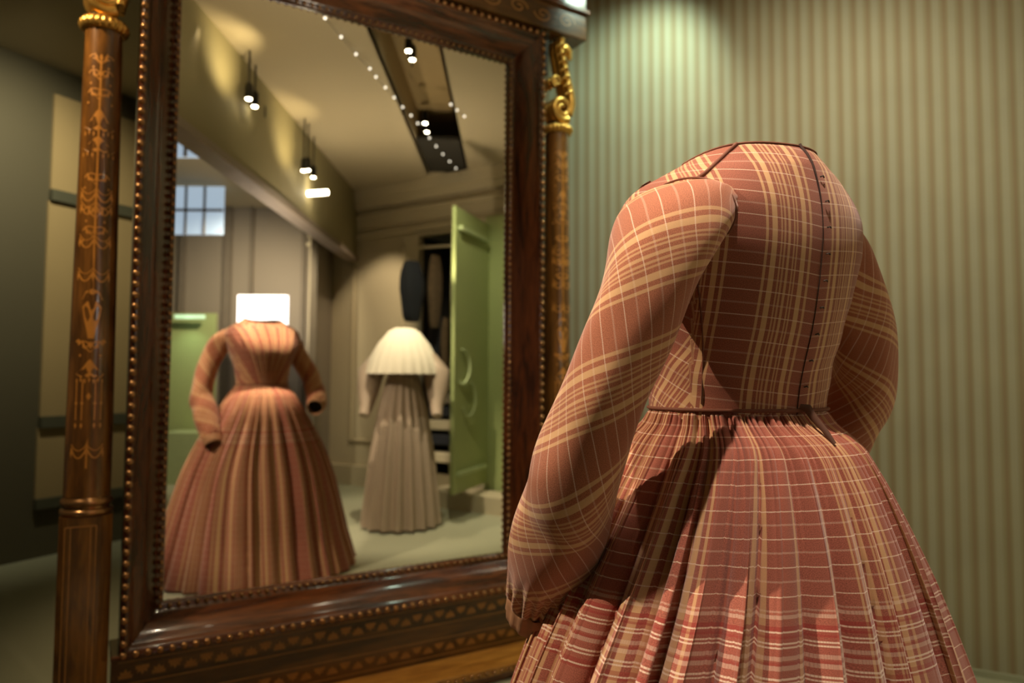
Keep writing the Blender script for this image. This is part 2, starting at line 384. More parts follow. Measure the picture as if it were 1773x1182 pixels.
# skylight windows, glowing blue
def vquad_window(idx, px0, px1, py0, py1, d, name='window_'):
    x0, x1 = (px0 - CX) / F_PX * d, (px1 - CX) / F_PX * d
    z1, z0 = CAM_H + (655 - py0) / F_PX * d, CAM_H + (655 - py1) / F_PX * d
    mb = MB(); vbox(mb, x0, x1, d, d + .02, z0, z1); o = fin(mb.build(name + str(idx), M_SKY))
    for k in (1, 2):
        mb = MB(); xx = x0 + (x1 - x0) * k / 3; vbox(mb, xx - .01, xx + .01, d - .02, d, z0, z1); fin(mb.build('glazing_bar', M_GREY, o), None)
    mb = MB(); zz = (z0 + z1) / 2; vbox(mb, x0, x1, d - .02, d, zz - .012, zz + .012); fin(mb.build('glazing_bar', M_GREY, o), None)
    return o
vquad_window(1, 284, 366, 205, 270, 5.0)
vquad_window(2, 282, 380, 322, 407, 7.0)

# ------------------------------------------------------------------ dressing mirror
dm = empty('dressing_mirror', MO, M_ROT, 'tall mahogany dressing mirror with beaded frame and two inlaid columns beside the plaid dress', 'mirror')
S0, S1, Z0, Z1 = 0.240, 1.505, 0.393, 2.455      # glass opening
g = MB().box(S0 - .01, S1 + .01, 0.0, 0.006, Z0 - .01, Z1 + .01).build('mirror_glass', M_MIRROR, dm)
FWD = 0.115; FD = 0.11
# moulded profile: k = distance outward from the opening, o = towards the viewer
prof = [(0.0, 0.0), (0.0, 0.008), (0.006, 0.016), (0.012, 0.018), (0.022, 0.020), (0.030, 0.028), (0.045, 0.052), (0.060, 0.070), (0.075, 0.083), (0.088, 0.092), (0.094, 0.097), (0.100, 0.106), (0.108, 0.112), (0.116, 0.112), (0.122, 0.106), (0.122, -0.03)]
def member(name, c0, c1, out, mat):
    # c0, c1: inner corner points (s, z); out: outward direction (ds, dz); mitre at both ends
    along = Vector((c1[0] - c0[0], c1[1] - c0[1])).normalized()
    rings = []
    for c, e in ((c0, -1), (c1, 1)):
        rings.append([(c[0] + out[0] * k + along.x * k * e, -o, c[1] + out[1] * k + along.y * k * e) for k, o in prof])
    m = MB(); n = len(prof); vs = rings[0] + rings[1]
    fs = [(i, i + 1, n + i + 1, n + i) for i in range(n - 1)] + [(n - 1, 0, n, 2 * n - 1)]
    m.add(vs, fs); o = m.build(name, mat, dm); fix_normals(o); return auto_smooth(o, 50)
member('frame_stile', (S0, Z0), (S0, Z1), (-1, 0), M_MAHOG)
member('frame_stile', (S1, Z0), (S1, Z1), (1, 0), M_MAHOG)
member('frame_rail', (S0, Z0), (S1, Z0), (0, -1), M_MAHOGX)
member('frame_rail', (S0, Z1), (S1, Z1), (0, 1), M_MAHOGX)
bead_me = None
def bead_mesh(r):
    bm = bmesh.new(); bmesh.ops.create_uvsphere(bm, u_segments=8, v_segments=6, radius=r)
    me = bpy.data.meshes.new('bead'); bm.to_mesh(me); bm.free(); me.materials.append(M_BEAD)
    me.polygons.foreach_set('use_smooth', [True] * len(me.polygons)); return me
def beads(name, s0, s1, z0, z1, o, pitch, r):
    me = bead_mesh(r); pts = []
    for a, b in (((s0, z0), (s0, z1)), ((s1, z0), (s1, z1)), ((s0, z0), (s1, z0)), ((s0, z1), (s1, z1))):
        L = math.hypot(b[0] - a[0], b[1] - a[1]); n = round(L / pitch)
        for k in range(n + 1):
            if k in (0, n) and a[1] == b[1]: continue
            pts.append((a[0] + (b[0] - a[0]) * k / n, a[1] + (b[1] - a[1]) * k / n))
    for s, z in pts[:300]:
        q = bpy.data.objects.new(name, me); COL.objects.link(q); q.parent = dm; q.location = (s, -o, z)
beads('outer_bead', S0 - .113, S1 + .113, Z0 - .113, Z1 + .113, 0.114, 0.0335, 0.0115)
beads('inner_bead', S0 - .010, S1 + .010, Z0 - .010, Z1 + .010, 0.021, 0.0275, 0.0078)

# columns
def column(s, o):
    c = (s, -o)
    sh = [(0.062 - 0.011 * max(0, (t - .15) / .85) , 0.755 + t * (2.165 - 0.755)) for t in [i / 20 for i in range(21)]]
    shaft = auto_smooth(MB().lathe(sh, c, 48).build('column_shaft', M_COLWOOD, dm))
    rp = [(0.060, 0.700), (0.069, 0.703), (0.071, 0.710), (0.069, 0.717), (0.061, 0.721), (0.061, 0.728), (0.067, 0.731), (0.070, 0.738), (0.067, 0.746), (0.062, 0.750), (0.060, 0.756)]
    auto_smooth(MB().lathe(rp, c, 40).build('base_ring', M_BEAD, dm), 60)
    ped = MB()
    w = 0.068
    oct_ = [(-w, w - .03), (-w, -w + .02), (-w + .02, -w), (w - .03, -w), (w, -w + .03), (w, w - .03)]
    ped.loft([[(c[0] + x, c[1] + y, z) for x, y in oct_] for z in (0.06, 0.70)])
    pd = ped.build('pedestal', M_COLWOOD, dm); fix_normals(pd)
    m = MB()
    for x in (-0.052, -0.038, 0.012, 0.026):
        m.box(c[0] + x - .0016, c[0] + x + .0016, c[1] - w - .0008, c[1] - w, 0.09, 0.675)
    m.box(c[0] - .052, c[0] + .026, c[1] - w - .0008, c[1] - w, 0.672, 0.676)
    m.build('pedestal_stringing', M_INLAY2, dm)
    # gilt neck ring with leaf ripples
    rg = [(0.050, 2.165), (0.060, 2.168), (0.0665, 2.180), (0.0655, 2.192), (0.058, 2.202), (0.050, 2.205)]
    auto_smooth(MB().lathe(rg, c, 96, True, 24, 0.05).build('gilt_neck_ring', M_GILT, dm), 70)
    auto_smooth(MB().lathe([(0.040, 2.203), (0.044, 2.208), (0.040, 2.218)], c, 32).build('neck_bolt', M_BLACKMETAL, dm), 70)
    return c
for s in (0.020, 1.725):
    c = column(s, 0.062)
    # marquetry laid on the shaft, facing out of the mirror
    m = MB()
    def on(a, z, lift=0.0006):      # a in metres round the shaft, 0 = front
        t = (z - .755) / 1.41; r = 0.062 - 0.011 * max(0, (t - .15) / .85) + lift; th = a * 1.28 / r - 0.10
        return (c[0] + r * math.sin(th), c[1] - r * math.cos(th), z)
    def ribbon(pts, wd):
        n = len(pts); vs = []; fs = []
        for i, (a, z) in enumerate(pts):
            a0, z0 = pts[max(0, i - 1)]; a1, z1 = pts[min(n - 1, i + 1)]; dx, dz = a1 - a0, z1 - z0; L = math.hypot(dx, dz) or 1
            ww = 1.3 * (wd[i] if isinstance(wd, list) else wd)
            vs += [on(a - dz / L * ww, z + dx / L * ww), on(a + dz / L * ww, z - dx / L * ww)]
        fs = [(2 * i, 2 * i + 1, 2 * i + 3, 2 * i + 2) for i in range(n - 1)]
        m.add(vs, fs)
    def poly(pts):
        a0 = sum(p[0] for p in pts) / len(pts); z0 = sum(p[1] for p in pts) / len(pts)
        vs = [on(a0, z0)] + [on(*p) for p in pts]; k = len(pts)
        m.add(vs, [(0, 1 + i, 1 + (i + 1) % k) for i in range(k)])
    def diamond(a, z, w, h): poly([(a - w, z), (a, z - h), (a + w, z), (a, z + h)])
    def swag(a0, a1, z, dip, w=0.0015): ribbon([(a0 + (a1 - a0) * t, z - dip * 4 * t * (1 - t)) for t in [i / 12 for i in range(13)]], w)
    def curl(a, z, r, sgn, w=0.0013): ribbon([(a + sgn * (r * (1 - i / 22)) * math.cos(i * .32) - sgn * r, z + (r * (1 - i / 22)) * math.sin(i * .32)) for i in range(20)], w)
    def canopy(z, w, h):            # scalloped canopy with tassels
        pts = [(-w, z)] + [(-w * .55, z + h * .35), (-w * .2, z + h * .8), (0, z + h), (w * .2, z + h * .8), (w * .55, z + h * .35), (w, z)] + [(w * (1 - i / 4.5), z - .006 * (i % 2) - .004) for i in range(1, 9)]
        poly(pts)
        for i in range(-3, 4): diamond(i * w / 3.4, z - .016 - .004 * (i % 2), .0022, .009)
    def vase(z, h):
        poly([(-.006, z), (.006, z), (.010, z + h * .25), (.016, z + h * .55), (.020, z + h * .85), (.010, z + h), (-.010, z + h), (-.020, z + h * .85), (-.016, z + h * .55), (-.010, z + h * .25)])
    ribbon([(0.0, 0.84), (0.0, 2.08)], .0016)
    canopy(1.855, .034, .060); canopy(1.79, .038, .040)
    for zz, k in ((2.07, 1), (2.02, 1.3), (1.96, 1.6), (1.70, 1.6), (1.60, 1.2), (1.54, 1.6), (1.20, 1.3)):
        for sg in (-1, 1):
            curl(sg * .026, zz, .011 * k, sg); ribbon([(0, zz - .02), (sg * .010 * k, zz - .005), (sg * .013 * k, zz + .015)], [.0008, .0028, .0005]); diamond(sg * .016 * k, zz - .03, .003, .005)
        diamond(0, zz, .0042, .012)
    for zz in (1.66, 1.62, 1.52, 1.42, 0.90):
        swag(-.034, 0, zz, .030); swag(0, .034, zz, .030); swag(-.034, 0, zz + .01, .018, .001); swag(0, .034, zz + .01, .018, .001)
        for a in (-.034, 0, .034): diamond(a, zz - .016, .003, .014)
    vase(1.22, .11); ribbon([(-.030, 1.215), (-.022, 1.207), (0, 1.204), (.022, 1.207), (.030, 1.215)], .004)
    poly([(-.022, 1.335), (-.014, 1.36), (0, 1.368), (.014, 1.36), (.022, 1.335)])
    canopy(1.115, .030, .045)
    for a in (-.026, -.013, .013, .026): ribbon([(a, 1.10), (a, 0.98)], .001); diamond(a, 1.03, .0035, .008); diamond(a, .965, .003, .010)
    diamond(0, 1.05, .005, .012)
    m.build('marquetry', M_INLAY, dm, kind='stuff')
    # gilt scrolled capital: dolphin-like body rising from a big volute
    cp = empty('gilt_capital', (c[0], c[1] - 0.0, 0)); cp.parent = dm
    mirr = 1
    def vol(cs, cz, r0, turns, w, y0, sgn, phase=0.0, n=46):
        return [(cs + sgn * r0 * (1 - .80 * i / n) * math.cos(phase + turns * 2 * PI * i / n), y0, cz + r0 * (1 - .80 * i / n) * math.sin(phase + turns * 2 * PI * i / n)) for i in range(n + 1)], [w * (1 - .55 * i / n) for i in range(n + 1)]
    for y0 in (-0.040, -0.012, 0.022):
        m = MB(); p, r = vol(0.0, 2.272, 0.052, 1.7, 0.017, y0, -1, -PI / 2 - .6); m.tube(p, r, 8)
        p, r = vol(-0.030, 2.385, 0.026, 1.4, 0.009, y0, -1, -1.2); m.tube(p, r, 8)
        m.tube([(0.040, y0, 2.25), (0.046, y0, 2.30), (0.040, y0, 2.35), (0.022, y0, 2.41), (0.004, y0, 2.47), (-0.010, y0, 2.53), (-0.006, y0, 2.575)], [.014, .020, .019, .018, .016, .015, .018], 10)
        o = auto_smooth(m.build('scroll', M_GILT, cp), 80)
    m = MB()
    for k in range(7):
        z = 2.33 + k * .033; xx = 0.034 - k * .008
        m.tube([(xx - .028, -.052, z), (xx - .006, -.062, z + .018), (xx + .020, -.05, z + .006)], [.003, .0065, .003], 6)
    m.tube([(-.012, -.03, 2.53), (.020, -.03, 2.548), (.042, -.03, 2.535), (.046, -.03, 2.50)], [.016, .020, .016, .010], 10)
    auto_smooth(m.build('leaf_carving', M_GILT, cp), 80)

# entablature
SA, SB = -0.085, 1.835
ent = MB().box(SA, SB, -0.13, 0.08, 2.587, 2.83, .004).build('frieze', M_BURL, dm)
MB().box(SA - .012, SB + .012, -0.145, 0.08, 2.70, 2.72, .004).build('frieze_moulding', M_MAHOGX, dm)
m = MB(); pr = [(0.0, 2.83), (0.012, 2.835), (0.02, 2.85), (0.045, 2.865), (0.055, 2.885), (0.075, 2.90), (0.075, 2.925)]
rings = [[(SA - k, -0.13 - k, z), (SB + k, -0.13 - k, z), (SB + k, 0.08, z), (SA - k, 0.08, z)] for k, z in pr]
m.loft(rings); o = m.build('cornice', M_MAHOGX, dm); fix_normals(o)
# scrolling inlay on the frieze
m = MB()
for i in range(15):
    s = 0.02 + i * .122
    pts = [(s + .045 * (1 - j / 30) * math.cos(j * .34 + (i % 2) * PI), 2.645 + .032 * (1 - j / 30) * math.sin(j * .34 + (i % 2) * PI)) for j in range(26)]
    vs = []; fs = []
    for j, (a, z) in enumerate(pts):
        a0, z0 = pts[max(0, j - 1)]; a1, z1 = pts[min(25, j + 1)]; L = math.hypot(a1 - a0, z1 - z0)
        vs += [(a - (z1 - z0) / L * .003, -.1306, z + (a1 - a0) / L * .003), (a + (z1 - z0) / L * .003, -.1306, z - (a1 - a0) / L * .003)]
    m.add(vs, [(2 * j, 2 * j + 1, 2 * j + 3, 2 * j + 2) for j in range(25)])
m.build('frieze_inlay', M_INLAY2, dm, kind='stuff')
# base: apron with two inlaid bands, projecting golden shelf with beaded edge
MB().box(0.096, 1.649, -0.105, 0.06, 0.05, 0.279, .003).build('apron', M_BURL, dm)
MB().box(0.094, 1.651, -0.118, 0.05, 0.268, 0.281, .003).build('apron_moulding', M_MAHOGX, dm)
MB().box(SA - .03, SB + .03, -0.27, 0.10, 0.030, 0.060, .004).build('shelf', M_PLANK, dm)
MB().box(SA - .01, SB + .01, -0.25, 0.09, 0.0, 0.030).build('plinth', M_MAHOGX, dm)
me = bead_mesh(0.008)
for k in range(62):
    q = bpy.data.objects.new('shelf_bead', me); COL.objects.link(q); q.parent = dm; q.location = (SA + .0 + k * .031, -.272, 0.045)
def palmette_band(z, h):
    m = MB(); y = -.1056
    m.box(.115, 1.63, y, -.105, z - h * .62, z - h * .57); m.box(.115, 1.63, y, -.105, z + h * .57, z + h * .62)
    n = 34
    for i in range(n):
        s = .135 + i * (1.48 / (n - 1)); up = 1 if i % 2 == 0 else -1
        for j in range(-2, 3):
            a = j * .55; L = h * (.52 - .06 * abs(j)); dx, dz = math.sin(a), math.cos(a) * up; bx, bz = s, z - up * h * .30
            px_, pz_ = -dz, dx; w = .0058
            m.add([(bx, y, bz), (bx + dx * L * .6 + px_ * w, y, bz + dz * L * .6 + pz_ * w), (bx + dx * L, y, bz + dz * L), (bx + dx * L * .6 - px_ * w, y, bz + dz * L * .6 - pz_ * w)], [(0, 1, 2, 3)])
        for j in range(8):
            a0 = PI * j / 8; a1 = PI * (j + 1) / 8; r0, r1 = .0150, .0190
            m.add([(s + r * math.cos(a), y, z - up * (h * .30 + 0.0 - r * math.sin(a) * .55) ) for a, r in ((a0, r0), (a1, r0), (a1, r1), (a0, r1))], [(0, 1, 2, 3)])
    m.build('inlaid_band', M_INLAY2, dm, kind='stuff')
palmette_band(0.225, 0.055); palmette_band(0.108, 0.05)
# dark iron swing pivots in the gap beside the stiles
for s in (0.098, 1.645):
    m = MB(); m.box(s - .006, s + .006, -.10, -.085, 2.40, 2.58); m.build('iron_strap', M_BLACKMETAL, dm)

# ------------------------------------------------------------------ the plaid dress
dr = empty('plaid_dress', DRESS, D_ROT, 'headless brick and cream plaid cotton dress with gathered skirt and long bishop sleeves', 'dress')
def interp(tab, z):
    zs = [t[0] for t in tab]; return np.interp(z, zs, [t[1] for t in tab])
def smooth_tab(tab, z):
    # Catmull-like smooth interpolation through the table
    zs = np.array([t[0] for t in tab]); vs = np.array([t[1] for t in tab]); z = np.asarray(z, float)
    m_ = np.gradient(vs, zs); i = np.clip(np.searchsorted(zs, z) - 1, 0, len(zs) - 2)
    h = zs[i + 1] - zs[i]; t = np.clip((z - zs[i]) / h, 0, 1)
    return (2 * t**3 - 3 * t**2 + 1) * vs[i] + (t**3 - 2 * t**2 + t) * h * m_[i] + (-2 * t**3 + 3 * t**2) * vs[i + 1] + (t**3 - t**2) * h * m_[i + 1]
T_A = [(1.05, .146), (1.10, .147), (1.195, .166), (1.26, .190), (1.32, .210), (1.36, .214), (1.40, .192), (1.43, .155), (1.455, .125), (1.474, .105)]
T_BB = [(1.05, .116), (1.10, .124), (1.195, .150), (1.26, .162), (1.32, .168), (1.36, .166), (1.40, .158), (1.43, .149), (1.455, .140), (1.474, .130)]
T_BF = [(1.05, .112), (1.10, .118), (1.195, .145), (1.27, .165), (1.32, .150), (1.36, .120), (1.40, .090), (1.43, .066), (1.455, .045), (1.474, .030)]
T_E = [(1.05, 2.1), (1.30, 2.1), (1.36, 2.0), (1.40, 1.85), (1.43, 1.8), (1.455, 1.9), (1.474, 2.1)]
def torso_pt(phi, z, lift=0.0):
    """phi = 0 centre back, grows towards the wearer's left (-x)"""
    a = float(smooth_tab(T_A, z)) + lift; bb = float(smooth_tab(T_BB, z)) + lift; bf = float(smooth_tab(T_BF, z)) + lift; e = float(interp(T_E, z))
    s, c = math.sin(phi), math.cos(phi)
    x = -a * math.copysign(abs(s) ** (2 / e), s); b = bb if c > 0 else bf
    zb = .022 * max(0.0, (z - 1.42) / .054) * max(0.0, c) ** 3
    drop = zb + .050 * max(0.0, (z - 1.36) / .114) ** 1.5 * (0.5 - 0.5 * c) ** .8
    return (x, -b * math.copysign(abs(c) ** (2 / e), c), z - drop)
def phi_of_x(x, z, back=True):
    a = float(smooth_tab(T_A, z)); e = float(interp(T_E, z)); r = min(.9999, abs(x) / a); s = r ** (e / 2); p = math.asin(s) * (1 if x < 0 else -1)
    return p if back else PI - p
NPHI, NZ = 220, 70
zs = np.linspace(1.052, 1.474, NZ); vs = []; uvs = []
for iz, z in enumerate(zs):
    row = [torso_pt(2 * PI * k / NPHI - PI, z) for k in range(NPHI + 1)]
    arc = [0]
    for k in range(NPHI): arc.append(arc[-1] + math.dist(row[k], row[k + 1]))
    mid = arc[NPHI // 2]
    for k, p in enumerate(row):
        x, y, zz = p; ph = 2 * PI * k / NPHI - PI
        r = math.hypot(x, y)
        # front gathers fan down to the waist point
        if abs(ph) > PI * .5:
            w_ = (abs(ph) - PI * .5) / (PI * .5)
            fan = (PI - abs(ph)) / (0.25 + 1.1 * (zz - 1.05) / .42)
            d = 0.0035 * math.sin(fan * 26) * w_ * (1.0 if zz < 1.42 else .4); x += x / r * d; y += y / r * d
        # soft horizontal drag wrinkles low on the back
        d = 0.0016 * math.sin(zz * 95 + 3 * math.sin(ph * 2)) * math.exp(-((zz - 1.13) / .07) ** 2) * abs(math.sin(ph * 1.3))
        x += x / r * d; y += y / r * d
        vs.append((x, y, zz))
        u = (arc[k] - mid)
        side = abs(u) - 0.165 - 0.15 * (zz - 1.10)
        v = zz - 1.05 - 0.10 * abs(u)
        if side > 0 and abs(ph) < PI * .62 and zz < 1.33: uvs.append((u * .8 + .55 * v * (1 if u > 0 else -1) , v * .85 - .3 * abs(u)))
        elif abs(ph) > PI * .55: uvs.append((abs(x) * .5 / (0.22 + .95 * (zz - 1.05) / .42), v))
        else: uvs.append((abs(u) * 1.0 - .017, v))
fs = []
W = NPHI + 1
for i in range(NZ - 1):
    for k in range(NPHI): fs.append((i * W + k, i * W + k + 1, (i + 1) * W + k + 1, (i + 1) * W + k))
bo = mesh_obj('bodice', vs, fs, M_BODY, dr, True, uvs)
# dark neck opening: display form just inside the collar
m = MB(); m.loft([[torso_pt(2 * PI * k / 48 , z, -l) for k in range(48)] for z, l in ((1.30, .03), (1.38, .020), (1.41, .020), (1.412, .05))])
auto_smooth(m.build('display_form', M_DARKLINE, dr), 60)
m = MB(); m.loft([[torso_pt(2 * PI * k / 90, z, -.002) for k in range(90)] for z in (1.37, 1.40, 1.43, 1.45, 1.4735)], True, False)
auto_smooth(m.build('neck_lining', M_DARKLINE, dr), 60)
def pipe(name, pts, r, mat, parent=dr, seg=7):
    m = MB(); m.tube(pts, r, seg); return auto_smooth(m.build(name, mat, parent), 80)
neck = [torso_pt(2 * PI * k / 60, 1.474, .001) for k in range(61)]
pipe('neck_piping', neck, .0018, M_PIPE, bo)
waist = [torso_pt(2 * PI * k / 80, 1.066, .002) for k in range(81)]
pipe('waist_piping', waist, .0028, M_PIPE, bo)
# centre back closing: overlapping edge
pipe('back_opening', [tuple(np.add(torso_pt(0.0 , z, .0012), (0.0, 0, 0))) for z in np.linspace(1.06, 1.478, 40)], [.0007 + .0018 * max(0, (i - 26) / 13) for i in range(40)], M_SEAM, bo)
m = MB()
for i in range(39):
    z0 = 1.06 + i * .0105; z1 = z0 + .0105
    m.add([torso_pt(phi_of_x(.001, z0), z0, .003), torso_pt(phi_of_x(.014, z0), z0, .0022), torso_pt(phi_of_x(.014, min(z1, 1.474)), min(z1, 1.474), .0022), torso_pt(phi_of_x(.001, min(z1, 1.474)), min(z1, 1.474), .003)], [(0, 1, 2, 3)])
for z in np.linspace(1.10, 1.40, 9):
    m2 = MB(); p = Vector(torso_pt(phi_of_x(.010, z), z, .003)); m2.tube([p + Vector((-.004, 0, .0)), p + Vector((0, -.002, .0015)), p + Vector((.004, 0, 0))], .0011, 5); m2.build('hook', M_HOOK, bo)
for sg in (-1, 1):
    sp_ = []
    for t in np.linspace(0, 1, 24):
        x = (.080 + .115 * t); z = 1.474 - .104 * t - .010 * math.sin(PI * t)
        a = float(smooth_tab(T_A, z)); x = min(x, a * .985); sp_.append(torso_pt(phi_of_x(sg * x, z), z, .0018))
    pipe('shoulder_seam', sp_, .0030, M_PIPE, bo)
    sd = []
    for t in np.linspace(0, 1, 24):
        z = 1.30 - t * .225; x = .178 - .050 * math.sin(t * PI / 2) ** .9
        x = min(x, float(smooth_tab(T_A, z)) * .97); sd.append(torso_pt(phi_of_x(sg * x, z), z, .0004))
    pipe('side_seam', sd, .0012, M_PIPE, bo)

# gathered fan over the chest, from both shoulders to the waist point
vs = []; uvs = []; nu, nv = 120, 50
for j in range(nv + 1):
    t = j / nv; z = 1.068 + (1.462 - 1.068) * t; hw = .026 + .172 * t ** .9
    if z > 1.43: hw = min(hw, float(smooth_tab(T_A, z)) * .93)
    for i in range(nu + 1):
        q = -1 + 2 * i / nu; x = hw * q
        d = .006 + .0045 * (1 - .5 * t) * math.sin(q * 34 + .6 * math.sin(q * 9)) * min(1, (1 - abs(q)) * 6 + .2)
        d += .006 * math.exp(-((z - 1.25) / .1) ** 2)
        p = torso_pt(phi_of_x(x * .97, z, False), z, d); vs.append(p); uvs.append((q * .34, z))
fs = [(j * (nu + 1) + i, j * (nu + 1) + i + 1, (j + 1) * (nu + 1) + i + 1, (j + 1) * (nu + 1) + i) for j in range(nv) for i in range(nu)]
mesh_obj('chest_gathers', vs, fs, M_BODY, dr, True, uvs)
# sleeves ----------------------------------------------------------
def catmull(pts, n):
    P = [np.array(p, float) for p in pts]; P = [2 * P[0] - P[1]] + P + [2 * P[-1] - P[-2]]; out = []
    m_ = len(P) - 3
    for i in range(n):
        t = i / (n - 1) * m_; k = min(int(t), m_ - 1); f = t - k; a, b, c, d = P[k:k + 4]
        out.append(.5 * ((2 * b) + (-a + c) * f + (2 * a - 5 * b + 4 * c - d) * f * f + (-a + 3 * b - 3 * c + d) * f ** 3))
    return np.array(out)
def sleeve(side, path, name, bias, gather_at):
    n, seg = 110, 96
    c = catmull(path, n); vs = []; uvs = []; L = 0
    tang = np.gradient(c[:, :3], axis=0); tang /= np.linalg.norm(tang, axis=1)[:, None]
    nr = np.cross(tang[0], [0, 1.0, 0]); nr /= np.linalg.norm(nr)
    rnd = random.Random(3 if side < 0 else 5); ph = [rnd.random() * 6 for _ in range(8)]
    for i in range(n):
        if i: L += np.linalg.norm(c[i, :3] - c[i - 1, :3])
        nr = nr - tang[i] * nr.dot(tang[i]); nr /= np.linalg.norm(nr); b = np.cross(tang[i], nr)
        for k in range(seg + 1):
            a = 2 * PI * k / seg; r = c[i, 3]
            t = L
            wr_ = 0.0016 * math.sin(3 * a + 14 * t + ph[0]) + 0.0012 * math.sin(5 * a - 22 * t + ph[1]) + .0010 * math.sin(2 * a + 40 * t + ph[2])
            elbow = math.exp(-((i / n - .60) / .10) ** 2); wr_ += elbow * .0028 * math.sin(46 * t + 1.6 * math.cos(a + 1)) * max(0, math.cos(a + ph[3]) + .4)
            gth = max(0, (i / n - gather_at) / (1 - gather_at)); gth *= max(0.15, 1 - max(0, i / n - .955) / .045); wr_ += gth * .0062 * math.sin(19 * a + 2 * math.sin(3 * a)) + gth * .0016 * math.sin(31 * a + 1)
            cap = max(0, 1 - i / n / .10); wr_ += cap * .0012 * math.sin(21 * a)
            p = c[i, :3] + (nr * math.cos(a) + b * math.sin(a) * c[i, 4]) * (r + wr_)
            vs.append(p); arc = a * .063; cb, sb = math.cos(bias), math.sin(bias)
            uvs.append((t * cb + arc * sb, -t * sb + arc * cb))
    fs = [(i * (seg + 1) + k, i * (seg + 1) + k + 1, (i + 1) * (seg + 1) + k + 1, (i + 1) * (seg + 1) + k) for i in range(n - 1) for k in range(seg)]
    so = mesh_obj(name, vs, fs, M_SLEEVE, dr, True, uvs)
    # cuff: soft gathered band closing the sleeve end
    e = c[-1]; t = tang[-1]; b = np.cross(t, nr); m = MB(); rings = []
    for j, (dl, kr) in enumerate([(-.006, 1.02), (0.0, 1.06), (0.01, 1.03), (0.026, 1.0), (0.036, .98), (0.038, .93), (0.03, .90), (-.004, .90)]):
        rings.append([e[:3] + t * dl + (nr * math.cos(a) + b * math.sin(a) * e[4]) * (e[3] * kr + .0012 * math.sin(17 * a) + .0008 * math.sin(9 * a + j)) for a in [2 * PI * k / 72 for k in range(72)]])
    m.loft(rings, True, False); auto_smooth(m.build('cuff', M_CUFF, so), 80)
    m = MB(); m.loft([[e[:3] + t * dl + (nr * math.cos(a) + b * math.sin(a) * e[4]) * e[3] * kr for a in [2 * PI * k / 32 for k in range(32)]] for dl, kr in ((.0, .88), (-.02, .5), (-.03, .1))], True, True)
    m.build('cuff_lining', M_DARKLINE, so)
    # piped armhole seam
    i0 = 9; q = c[i0]; m = MB(); 
    nr0 = np.cross(tang[0], [0, 1.0, 0]); nr0 /= np.linalg.norm(nr0)
    for i in range(i0 + 1): nr0 = nr0 - tang[i] * nr0.dot(tang[i]); nr0 /= np.linalg.norm(nr0)
    b0 = np.cross(tang[i0], nr0)
    m.tube([q[:3] + (nr0 * math.cos(a) + b0 * math.sin(a) * q[4]) * (q[3] + .0008) for a in [2 * PI * k / 48 for k in range(49)]], .0017, 6)
    auto_smooth(m.build('armhole_piping', M_PIPE, so), 80)
    return so
# (x, y, z, radius, depth factor) in the dress's frame; wearer's left is -x
sleeve(-1, [(-.125, -.055, 1.345, .048, 1.5), (-.178, -.072, 1.335, .056, 1.45), (-.222, -.090, 1.292, .062, 1.2), (-.262, -.094, 1.21, .058, 1.0), (-.302, -.072, 1.10, .056, 1.0), (-.322, -.038, .995, .060, 1.0),
            (-.312, .014, .918, .066, 1.0), (-.307, .056, .858, .063, 1.0), (-.299, .094, .808, .055, 1.0), (-.294, .118, .772, .048, 1.0)], 'left_sleeve', -0.62, .78)
sleeve(1, [(.120, -.020, 1.330, .048, 1.5), (.172, -.028, 1.318, .055, 1.45), (.205, -.040, 1.270, .058, 1.1), (.250, -.034, 1.20, .057, 1.0), (.290, -.014, 1.12, .054, 1.0), (.302, .026, 1.045, .057, 1.0),
           (.304, .070, .988, .060, 1.0), (.292, .115, .960, .056, 1.0), (.272, .150, .945, .048, 1.0)], 'right_sleeve', 0.66, .80)

# skirt --------------------------------------------------------------
K_A = [(0.0, .575), (0.2, .515), (0.4, .462), (0.61, .395), (.72, .345), (.82, .290), (.917, .236), (.97, .205), (1.02, .172), (1.045, .152), (1.062, .146)]
K_B = [(0.0, .46), (0.2, .385), (0.4, .335), (0.61, .285), (.72, .262), (.82, .242), (.917, .216), (.97, .196), (1.02, .165), (1.045, .130), (1.062, .116)]
rnd = random.Random(11)
def pleats(n, jitter, seed):
    r_ = random.Random(seed); b = [i + jitter * (r_.random() - .5) for i in range(n)]; b = [x / n * 2 * PI for x in b]
    amp = [0.45 + .75 * r_.random() for _ in range(n)]; skew = [(r_.random() - .5) for _ in range(n)]
    return np.array(b), np.array(amp), np.array(skew)
PB, PA, PS = pleats(34, .75, 5)
def pleat_f(a, B, Am, Sk, tang=False):
    a = np.mod(a, 2 * PI); n = len(B); idx = np.searchsorted(B, a) - 1; idx = np.where(idx < 0, n - 1, idx)
    lo_ = B[idx]; hi = np.where(idx == n - 1, B[0] + 2 * PI, B[(idx + 1) % n]); aa = np.where(a < lo_, a + 2 * PI, a); t = (aa - lo_) / (hi - lo_)
    t = t + Sk[idx] * .8 * t * (1 - t)
    if tang: return Am[idx] * np.sin(2 * PI * t)
    return Am[idx] * (np.power(np.clip(4 * t * (1 - t), 0, 1), .55) - .66)
NA, NZS = 1500, 96
ang = np.linspace(0, 2 * PI, NA + 1)
gB, gA, gS = pleats(104, .6, 9)
